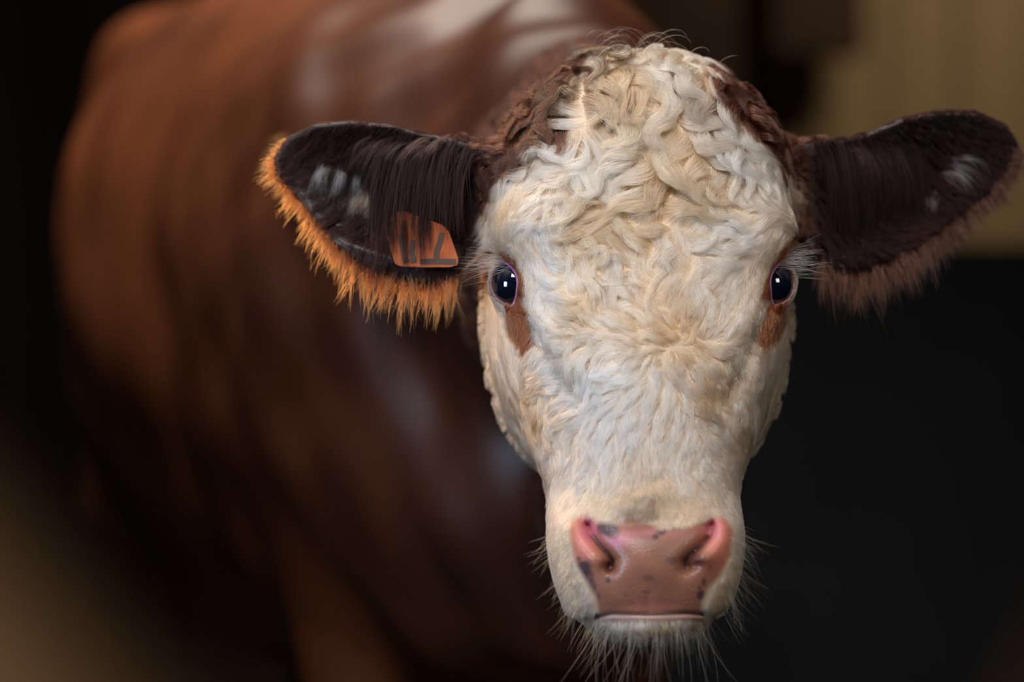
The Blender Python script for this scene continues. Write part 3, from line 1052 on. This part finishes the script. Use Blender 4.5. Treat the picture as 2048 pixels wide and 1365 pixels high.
# ------------------------------------------------------------------ neck hair, behind the head
neckz = (TC[:, 1] >= 2.12) & (TC[:, 1] < 2.42) & (TC[:, 2] > .6) & ~inear
wn = neckz * np.clip((2.44 - TC[:, 1]) / .2, 0, 1) * np.clip(0.6 - TN[:, 1], 0.02, 1) * ((TPX < 1180) | (TPX > 1400) | (TPY < 120))
ng = sample(wn, 2200)
ngd = lambda px, py: np.stack([np.where(px < 1289, -.35, .35), np.ones(len(px))], 1)
G2 = grow(ng, cowf, 8, 0.016 * (0.7 + .6 * rng.random(len(ng))), np.full(len(ng), .9), 0.006 * (0.5 + rng.random(len(ng))), ngd, wl=.02)
nr = sample(wn, 26000)
p2, g2 = children(nr, G2, np.full(len(ng), .8), np.full(len(ng), .001))
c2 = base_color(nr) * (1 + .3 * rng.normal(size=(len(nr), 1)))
r2 = 0.0003 * np.clip(1.05 - np.linspace(0, 1, 8) ** 2 * .85, .1, 1)[None] * np.ones((len(nr), 1))
make_hair('neck_hair', p2, r2, np.clip(c2, .004, .9), m_hair)

# ------------------------------------------------------------------ ears
def ear_hair(side):
    poly = EAR_L if side < 0 else EAR_R
    inn = inear & ((TPX < 1289) == (side < 0))
    pd = poly2d(TPX, TPY, poly)
    sx = -1 if side < 0 else 1
    fn = lambda P: skin_head(P)
    # dark coat on both sides of the ear
    wgt = inn * np.clip(0.6 - TN[:, 1], 0.25, 1)
    g = sample(wgt, 900)
    px, py = proj(g)
    tip = np.clip(((945 - px) if side < 0 else (px - 1612)) / 420, 0, 1)

    def dfn(qx, qy):
        t = np.clip(((945 - qx) if side < 0 else (qx - 1612)) / 420, 0, 1)
        return np.stack([sx * (0.25 + 0.7 * t) * np.ones(len(qx)), 0.95 - 0.5 * t], 1)
    ln = (0.034 - 0.02 * tip) * (0.7 + .6 * rng.random(len(g)))
    edge = np.clip(-poly2d(px, py, poly) / 34, .15, 1)
    ln = ln * (.35 + .65 * edge)
    GG = grow(g, fn, 9, ln, np.full(len(g), .25), 0.010 * (1 - .6 * tip) * edge * (0.3 + rng.random(len(g))), dfn, wl=.06)
    n = 17000
    r = sample(wgt, n)
    p, q = children(r, GG, np.full(len(g), .6), np.full(len(g), .0012))
    col = (C_DARK * .30)[None] * (1 + .35 * rng.normal(size=(n, 1)))
    rad = 0.00020 * np.clip(1.05 - np.linspace(0, 1, 9) ** 2 * .9, .1, 1)[None] * np.ones((n, 1))
    make_hair('ear_hair', p, rad, np.clip(col, .004, .9), m_hair_dark, label='dark brown hair of the ear')
    # fringe along the lower rim and the tip
    if side < 0:
        low = [(562, 282), (546, 312), (552, 352), (590, 395), (630, 442), (680, 502), (730, 542), (790, 560), (850, 572), (905, 562)]
        fc = srgb(146, 72, 32)
    else:
        low = [(2034, 300), (2020, 332), (1975, 388), (1905, 440), (1835, 492), (1765, 528), (1700, 545), (1645, 530)]
        fc = srgb(76, 42, 28)
    dl = seg2d(TPX, TPY, low)
    wgt = inn * np.clip(1 - dl / 22, 0, 1)
    g = sample(wgt, 1500)
    dfn2 = lambda qx, qy: np.stack([sx * np.clip(.85 - .75 * np.clip((qy - 330) / 220, 0, 1), .1, 1), 0.35 + .8 * np.clip((qy - 330) / 200, 0, 1)], 1)
    gx, gy = proj(g)
    ln = np.clip(0.010 + 0.016 * (gy - 300) / 250, .008, .028) * (0.6 + .7 * rng.random(len(g)))
    D = dfn2(gx, gy)
    D = D / np.linalg.norm(D, axis=1)[:, None]
    t = np.linspace(0, 1, 7)
    dirs = np.stack([D[:, 0], np.full(len(g), -.15), -D[:, 1]], 1) + .25 * rng.normal(size=(len(g), 3))
    GG = g[:, None, :] + dirs[:, None, :] * (ln[:, None] * t[None])[:, :, None]
    GG[:, :, 2] -= 0.25 * ln[:, None] * t[None] ** 2
    n = 9000
    r = sample(wgt, n)
    p, q = children(r, GG, np.full(len(g), .3), np.full(len(g), .002), lenvar=.6)
    rx_, ry_ = proj(r)
    col = fc[None] * (1 + .3 * rng.normal(size=(n, 1)))
    rad = 0.00019 * np.clip(1.05 - t ** 2 * .9, .1, 1)[None] * np.ones((n, 1))
    make_hair('ear_fringe', p, rad, np.clip(col, .004, .9), m_hair, label='orange brown fringe on the rim of the ear' if side < 0 else 'brown fringe on the rim of the ear')
    # pale tufts inside the ear and long dark locks that hang over it
    tuft_p, tuft_c, tuft_r = [], [], []

    def lock(x0, y0, x1, y1, bend, n, col, spread, w=0.0002, out=0.012, ye=None, flare=1.4):
        yb = 2.085 + 0.0
        best = None
        a = unproj(x0, y0, 2.085)
        # start at the skin of the ear, seen from the front
        for yy in np.arange(2.02, 2.20, .002):
            pnt = unproj(x0, y0, yy)[None]
            if earf(pnt, side)[0] < 0.001:
                a = pnt[0]; break
        bb = unproj(x1, y1, a[1] - out * .6 if ye is None else ye)
        t = np.linspace(0, 1, 10)
        for _ in range(n):
            o = rng.normal(size=3) * spread
            s0 = a + o
            e = s0 + (bb + rng.normal(size=3) * spread * flare - s0) * rng.uniform(.6, 1.1)
            m = (s0 + e) / 2 + np.array([bend * 1.0, -out, .004 + abs(bend) * .8]) + rng.normal(size=3) * spread * .5
            cv = ((1 - t) ** 2)[:, None] * s0 + (2 * t * (1 - t))[:, None] * m + (t ** 2)[:, None] * e
            tuft_p.append(cv)
            tuft_c.append(col * (1 + .15 * rng.normal()))
            tuft_r.append(w * np.clip(1.05 - t ** 2 * .9, .1, 1))
    wc, tc_ = srgb(222, 212, 206), srgb(196, 160, 130)
    bk = C_DARK * .2
    if side < 0:
        for q in ((648, 330, 628, 408, -.004), (662, 336, 640, 402, -.005), (676, 342, 655, 412, .006), (684, 346, 664, 405, .008), (652, 342, 622, 380, -.003), (716, 352, 704, 412, .001)):
            lock(*q, 34, wc, .0016, w=.00012, flare=2.4)
        for q in ((725, 385, 715, 455, 0), (735, 395, 728, 470, .001), (712, 400, 705, 450, -.001)):
            lock(*q, 60, tc_, .003)
        for x in range(745, 925, 9):
            lock(x + 30, 300 + random.uniform(-15, 15), x - 6 + 12 * (x > 860), (500 + 24 * math.sin(x / 12) if x < 862 else 462), -.008, 42, bk, .0028, out=.022, ye=2.030)
        for x, ye_ in ((782, 515), (812, 528), (846, 526), (858, 500)):
            lock(x + 12, 330, x, ye_, -.006, 80, bk, .0016, out=.022, ye=2.030, flare=1.0)
        for x in range(690, 850, 10):
            lock(x + 60, 285 + random.uniform(-10, 10), x, 350 + random.uniform(-10, 20), -.006, 14, srgb(66, 48, 44), .002, out=.014)
    else:
        for q in ((1885, 345, 1950, 392, .006), (1890, 330, 1968, 385, .008), (1900, 320, 1975, 350, .010), (1880, 350, 1935, 385, .0), (1895, 340, 1960, 396, .002)):
            lock(*q, 30, wc * .85, .0018, w=.00011, flare=2.2)
        for q in ((1850, 395, 1848, 440, 0), (1862, 400, 1868, 436, .001)):
            lock(*q, 60, tc_, .0032)
        for x in range(1660, 1850, 9):
            lock(x - 20, 300 + random.uniform(-15, 15), x + 8, 490 + 18 * math.sin(x / 19), .008, 36, bk, .003, out=.016)
        for x in range(1700, 1800, 10):
            lock(x, 300 + random.uniform(-10, 10), x + 42, 395 + random.uniform(-15, 15), .006, 12, srgb(78, 58, 48), .002, out=.014)
        for q in ((1658, 490, 1672, 560, -.004), (1680, 490, 1682, 545, .003)):
            lock(*q, 22, wc * .8, .001)
    make_hair('ear_tuft', np.array(tuft_p), np.array(tuft_r), np.clip(np.array(tuft_c), .004, .9), m_hair_dark, label='pale and black tufts inside the ear')


ear_hair(-1)
ear_hair(1)

# ------------------------------------------------------------------ eyes, lashes, tear
m_eye, nt, b = new_mat('eye')
geo = nt.nodes.new('ShaderNodeAttribute'); geo.attribute_name = 'iris'
cr = nt.nodes.new('ShaderNodeValToRGB')
cr.color_ramp.elements[0].position = 0.0; cr.color_ramp.elements[0].color = (0.0015, 0.004, 0.012, 1)
cr.color_ramp.elements[1].position = 0.62; cr.color_ramp.elements[1].color = (0.004, 0.005, 0.009, 1)
e3 = cr.color_ramp.elements.new(0.82); e3.color = (*srgb(60, 40, 38), 1)
nt.links.new(geo.outputs['Fac'], cr.inputs['Fac'])
nt.links.new(cr.outputs['Color'], b.inputs['Base Color'])
b.inputs['Roughness'].default_value = 0.04
b.inputs['Specular IOR Level'].default_value = 0.6
b.inputs['Coat Weight'].default_value = 0.6
b.inputs['Coat Roughness'].default_value = 0.02


def to_world(q):
    return np.array([q[0] + XC, HY - q[2], q[1] + CAMZ])


lash_p, lash_c, lash_r = [], [], []
for s, c, e, L, Qv in EYES:
    bm = bmesh.new()
    bmesh.ops.create_uvsphere(bm, u_segments=40, v_segments=28, radius=EYE_R)
    cw = to_world(c)
    ew = to_world(c + e) - cw
    vals = []
    for v in bm.verts:
        d = np.array(v.co[:]) / EYE_R
        k = d @ ew
        ang = math.acos(max(-1, min(1, k))) / 1.2
        vals.append(min(1, ang))
        bulge = 0.0012 * max(0, (k - .7) / .3)
        v.co = Vector(d * (EYE_R + bulge) + cw)
    o = bm_obj('eye', bm, m_eye, cow, True)
    a = o.data.attributes.new('iris', 'FLOAT', 'POINT')
    a.data.foreach_set('value', vals)
    tag(o, 'dark glossy eye')
    # lashes: along the upper lid, sweeping outward
    t = np.linspace(0, 1, 8)
    for i in range(130):
        f = rng.random()
        pl = 0.0185 * (-1.05 + 0.75 * f)
        ql = (0.0138 * (1 - abs(pl / .0185) ** 2.1)) * (1 if rng.random() < .5 else -1) if abs(pl) < .0185 else 0
        base = c + L * pl + Qv * ql * .9 + e * math.sqrt(max(1e-6, .026 ** 2 - pl * pl - ql * ql)) + np.array([0, rng.uniform(0.001, .012), 0]) + rng.normal(size=3) * .0012
        ln = rng.uniform(.012, .036)
        dr = np.array([s * 1.0, rng.normal() * .22 + .22 - .25 * f, .30 + rng.normal() * .2])
        dr /= np.linalg.norm(dr)
        pts_ = [to_world(base + dr * ln * k + np.array([0, -.10 * ln * k * k + .05 * ln * k, 0])) for k in t]
        lash_p.append(pts_)
        lash_c.append(srgb(206, 194, 184) * (1 + .1 * rng.normal()))
        lash_r.append(.00011 * np.clip(1.05 - t ** 2 * .9, .1, 1))
make_hair('eyelashes', np.array(lash_p), np.array(lash_r), np.clip(np.array(lash_c), 0, .9), m_hair, label='pale lashes above the eyes')

m_tear, nt, b = new_mat('tear')
b.inputs['Roughness'].default_value = 0.02
b.inputs['Transmission Weight'].default_value = 1.0
b.inputs['IOR'].default_value = 1.33


def front_hit(px, py, fn=None, y0=1.85, y1=2.25):
    ys = np.arange(y0, y1, .0015)
    pts_ = np.stack([(px - 1024) / FPX * ys, ys, CAMZ - (py - 682.5) / FPX * ys], 1)
    f = (fn or skin_head)(pts_)
    i = np.argmax(f < 0)
    return pts_[i]


bm = bmesh.new()
bmesh.ops.create_icosphere(bm, subdivisions=3, radius=.0014)
tp = front_hit(1035, 634)
for v in bm.verts: v.co = Vector((v.co.x, v.co.y, v.co.z * 1.5)) + Vector(tp)
o = bm_obj('tear_drop', bm, m_tear, cow, True)

# ------------------------------------------------------------------ whiskers of the muzzle and chin
wp, wcol, wr = [], [], []
t = np.linspace(0, 1, 12)


def whisker(x, y, dx, dy, ln, col, r=.00011, curl=.2):
    a = front_hit(x, y)
    if a[1] > 2.2 or a[1] < 1.87: return
    d = np.array([dx, -.25 + rng.normal() * .25, -dy])
    d /= np.linalg.norm(d)
    sd = np.cross(d, rng.normal(size=3)); sd /= np.linalg.norm(sd)
    cv = a + d * (ln * t)[:, None] + sd * (curl * ln * t ** 2)[:, None] + np.array([0, 0, -.12 * ln])[None] * (t ** 2)[:, None]
    wp.append(cv); wcol.append(col * (1 + .2 * rng.normal())); wr.append(r * np.clip(1.05 - t ** 1.5 * .85, .12, 1))


cw1, cw2 = srgb(206, 188, 150), srgb(150, 124, 92)
for i in range(260):
    x = rng.uniform(1165, 1445); y = 1262 - 16 * ((x - 1305) / 140) ** 2 + rng.uniform(-14, 6)
    whisker(x, y, (x - 1305) / 260 + rng.normal() * .18, 1, abs(rng.normal()) * .012 + .008, cw1 if rng.random() < .6 else cw2)
for i in range(60):
    x = rng.uniform(1190, 1420)
    whisker(x, 1258 + rng.uniform(-8, 6), (x - 1310) / 300 + rng.normal() * .22, 1, rng.uniform(.03, .058), cw1 if rng.random() < .5 else cw2, .00013, .25)
for s in (-1, 1):
    for i in range(110):
        y = rng.uniform(1050, 1225)
        x = (1118 + (y - 1050) * .18 + rng.uniform(0, 24)) if s < 0 else (1484 - (y - 1050) * .10 - rng.uniform(0, 24))
        whisker(x, y, s * (1.0 - (y - 1050) / 400), .45 + (y - 1050) / 180, rng.uniform(.010, .036), cw1 if rng.random() < .5 else cw2, .0001, .3)
make_hair('whiskers', np.array(wp), np.array(wr), np.clip(np.array(wcol), 0, .9), m_hair, label='long pale whiskers on chin and muzzle')

# ------------------------------------------------------------------ ear tag
m_tag = noise_mat('orange_tag', srgb(168, 88, 50), srgb(204, 114, 70), 60, .45)
m_ink = noise_mat('tag_ink', srgb(84, 70, 62), srgb(104, 86, 76), 80, .6)
ty = 2.043


def plate(name, outline, y_front, thick, mat, parent, tilt=0.0):
    bm = bmesh.new()
    f_ = [bm.verts.new(unproj(x, y, y_front + tilt * (y - 500) / 100)) for x, y in outline]
    b_ = [bm.verts.new(unproj(x, y, y_front + tilt * (y - 500) / 100) + np.array([0, thick, 0])) for x, y in outline]
    bm.faces.new(f_); bm.faces.new(b_[::-1])
    n = len(outline)
    for i in range(n):
        j = (i + 1) % n
        bm.faces.new([f_[i], b_[i], b_[j], f_[j]])
    bmesh.ops.recalc_face_normals(bm, faces=bm.faces)
    bmesh.ops.bevel(bm, geom=[e for e in bm.edges], offset=.0004, segments=2, affect='EDGES') if thick > .0012 else None
    return bm_obj(name, bm, mat, parent)


tg = plate('ear_tag', [(768, 448), (800, 420), (885, 450), (898, 464), (910, 498), (917, 520), (914, 531), (900, 535), (840, 535), (800, 533), (790, 528), (778, 492)], ty, .0022, m_tag, cow)
tag(tg, 'orange plastic ear tag with dark figures')


def stroke(pts, w):
    L, R = [], []
    for i, (x, y) in enumerate(pts):
        a = pts[max(0, i - 1)]; b_ = pts[min(len(pts) - 1, i + 1)]
        dx, dy = b_[0] - a[0], b_[1] - a[1]
        q = math.hypot(dx, dy)
        L.append((x - dy / q * w, y + dx / q * w)); R.append((x + dy / q * w, y - dx / q * w))
    return L + R[::-1]


for pts_ in ([(884, 466), (880, 485), (874, 502), (873, 516)], [(840, 524), (862, 523), (885, 523), (912, 524)], [(800, 470), (806, 500), (812, 526)], [(826, 480), (824, 505), (828, 526)]):
    plate('tag_figure', stroke(pts_, 5.5), ty - .0006, .0007, m_ink, tg)

# ------------------------------------------------------------------ rail parts
pole('crossbar', (0.633, 0.5, 0.0), (-0.90, 0.5, 1.792), .043, .045, m_rail, rail)
rail2 = bpy.data.objects.new('rail', None)
COL.objects.link(rail2)
rail2.location = (-0.232, 0.64, 0)
tag(rail2, 'dark brown timber rail slanting past the near lower right corner, out of focus', 'rail')
pole('crossbar', (-0.232, 0.64, 0.0), (0.548, 0.64, 1.6), .043, .045, m_beam, rail2, seed=2)
